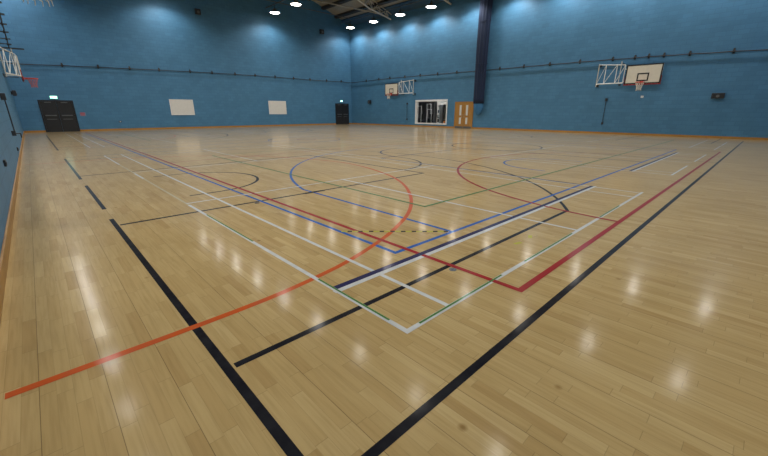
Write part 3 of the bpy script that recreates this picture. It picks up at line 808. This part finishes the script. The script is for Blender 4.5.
names = ['along the left wall', 'over the left half of the hall', 'over the right half of the hall', 'along the right wall']
for i, x in enumerate(ROWS):
    t = thing('lamp_trunking', (x, MY, ZL + .645), 'grey cable trunking carrying the lamp row %s' % names[i], 'trunking', 'lamp trunking')
    MB().box((-.035, YN - MY + .05, -.025), (.035, YF - MY - .05, .025)).build('tray', M['grey'], t)
    m = MB()
    for k in range(5):
        yy = YN - MY + 3.2 + k * 7.1
        m.rod((0, yy, .02), (0, yy, roof_z(x) - ZL - .645 + .001), .008, 6)
    m.build('hanger', M['dark'], t)
t = thing('lamp_trunking', (XM, 32.1, ZL + .72), 'grey cable trunking crossing the hall in front of the far wall', 'trunking', 'lamp trunking')
MB().box((XL - XM + 1.6, -.03, -.022), (XR - XM - 1.6, .03, .022)).build('tray', M['grey'], t)

# ------------------------------------------------------------------ roof trusses
def truss(y, label):
    t = thing('roof_truss', (0, y, 0), label, 'truss', 'roof trusses')
    zb = lambda x: roof_z(x) - .44 - min(.45, .16 * min(XR - x, x - XL)); zt = lambda x: roof_z(x) - .14
    m1, m2, m3 = MB(), MB(), MB()
    for sgn, xe in ((1, XR), (-1, XL)):
        X = lambda d: xe - sgn * d
        m1.path([(X(.02), 0, zb(X(.02))), (X(2.8), 0, zb(X(2.8))), (XM, 0, zb(XM))], .065, 10)
        for yy in (-.22, .22): m2.rod((X(.15), yy, zt(X(.15))), (XM, yy, zt(XM)), .045, 8)
        k = 0; d = .35
        while d < 13.6:
            for yy in (-.22, .22):
                m3.rod((X(d), 0, zb(X(d))), (X(d + .5), yy, zt(X(d + .5))), .036, 6); m3.rod((X(d + .5), yy, zt(X(d + .5))), (X(d + 1.0), 0, zb(X(d + 1.0))), .036, 6)
            m3.rod((X(d + .5), -.22, zt(X(d + .5))), (X(d + .5), .22, zt(X(d + .5))), .022, 6)
            d += 1.0
    tag(m1.build('bottom_chord', M['whitetube'], t), 'pale tubular bottom chord')
    m2.build('top_chord', M['steel'], t); m3.build('web', M['steel'], t)
for y, lab in ((27.8, 'pale tubular roof truss nearer the far corner'), (20.7, 'tubular roof truss whose end shows beside the navy curtain'), (13.6, 'tubular roof truss above the picture over the middle'), (6.5, 'tubular roof truss above the picture nearest the camera')):
    truss(y, lab)
t = thing('roof_brace', (0, 0, 0), 'buff tubular roof brace running from the far gable to the truss', 'brace')
MB().rod((22.3, YF - .02, roof_z(22.3) - .12), (26.1, 28.0, roof_z(26.1) - .55), .055, 10).build('tube', M['steel'], t)
MB().box((22.2, YF - .03, roof_z(22.3) - .25), (22.4, YF, roof_z(22.3) - .05)).build('fixing_plate', M['steel'], t)

# ------------------------------------------------------------------ camera, world, colour
cam = bpy.data.cameras.new('camera'); co = bpy.data.objects.new('camera', cam); COL.objects.link(co)
yaw, pit, rol = math.radians(43.616), math.radians(18.066), math.radians(.1034)
fwd = Vector((math.sin(yaw) * math.cos(pit), math.cos(yaw) * math.cos(pit), -math.sin(pit)))
rt = Vector((math.cos(yaw), -math.sin(yaw), 0)); up = rt.cross(fwd)
r2 = rt * math.cos(rol) + up * math.sin(rol); u2 = -rt * math.sin(rol) + up * math.cos(rol)
mw = Matrix.Identity(4)
for i_, v in enumerate((r2, u2, -fwd)):
    for j_ in range(3): mw[j_][i_] = v[j_]
mw.translation = (0, 0, 1.365)
co.matrix_world = mw
cam.sensor_fit = 'HORIZONTAL'; cam.sensor_width = 36; cam.lens = 356.288 / 768 * 36; cam.clip_start = .02; cam.clip_end = 200
S.camera = co
wd = bpy.data.worlds.new('world'); S.world = wd; wd.use_nodes = True
wd.node_tree.nodes['Background'].inputs[0].default_value = (0.02, 0.025, 0.03, 1); wd.node_tree.nodes['Background'].inputs[1].default_value = 0.2
vs = S.view_settings
vs.view_transform = 'Standard'; vs.look = 'None'; vs.gamma = 1; vs.use_curve_mapping = False; vs.exposure = 0.12
S.cycles.use_denoising = True
S.cycles.max_bounces = 8; S.cycles.diffuse_bounces = 5; S.cycles.glossy_bounces = 3
S.cycles.caustics_reflective = False; S.cycles.caustics_refractive = False
S.cycles.sample_clamp_indirect = 6
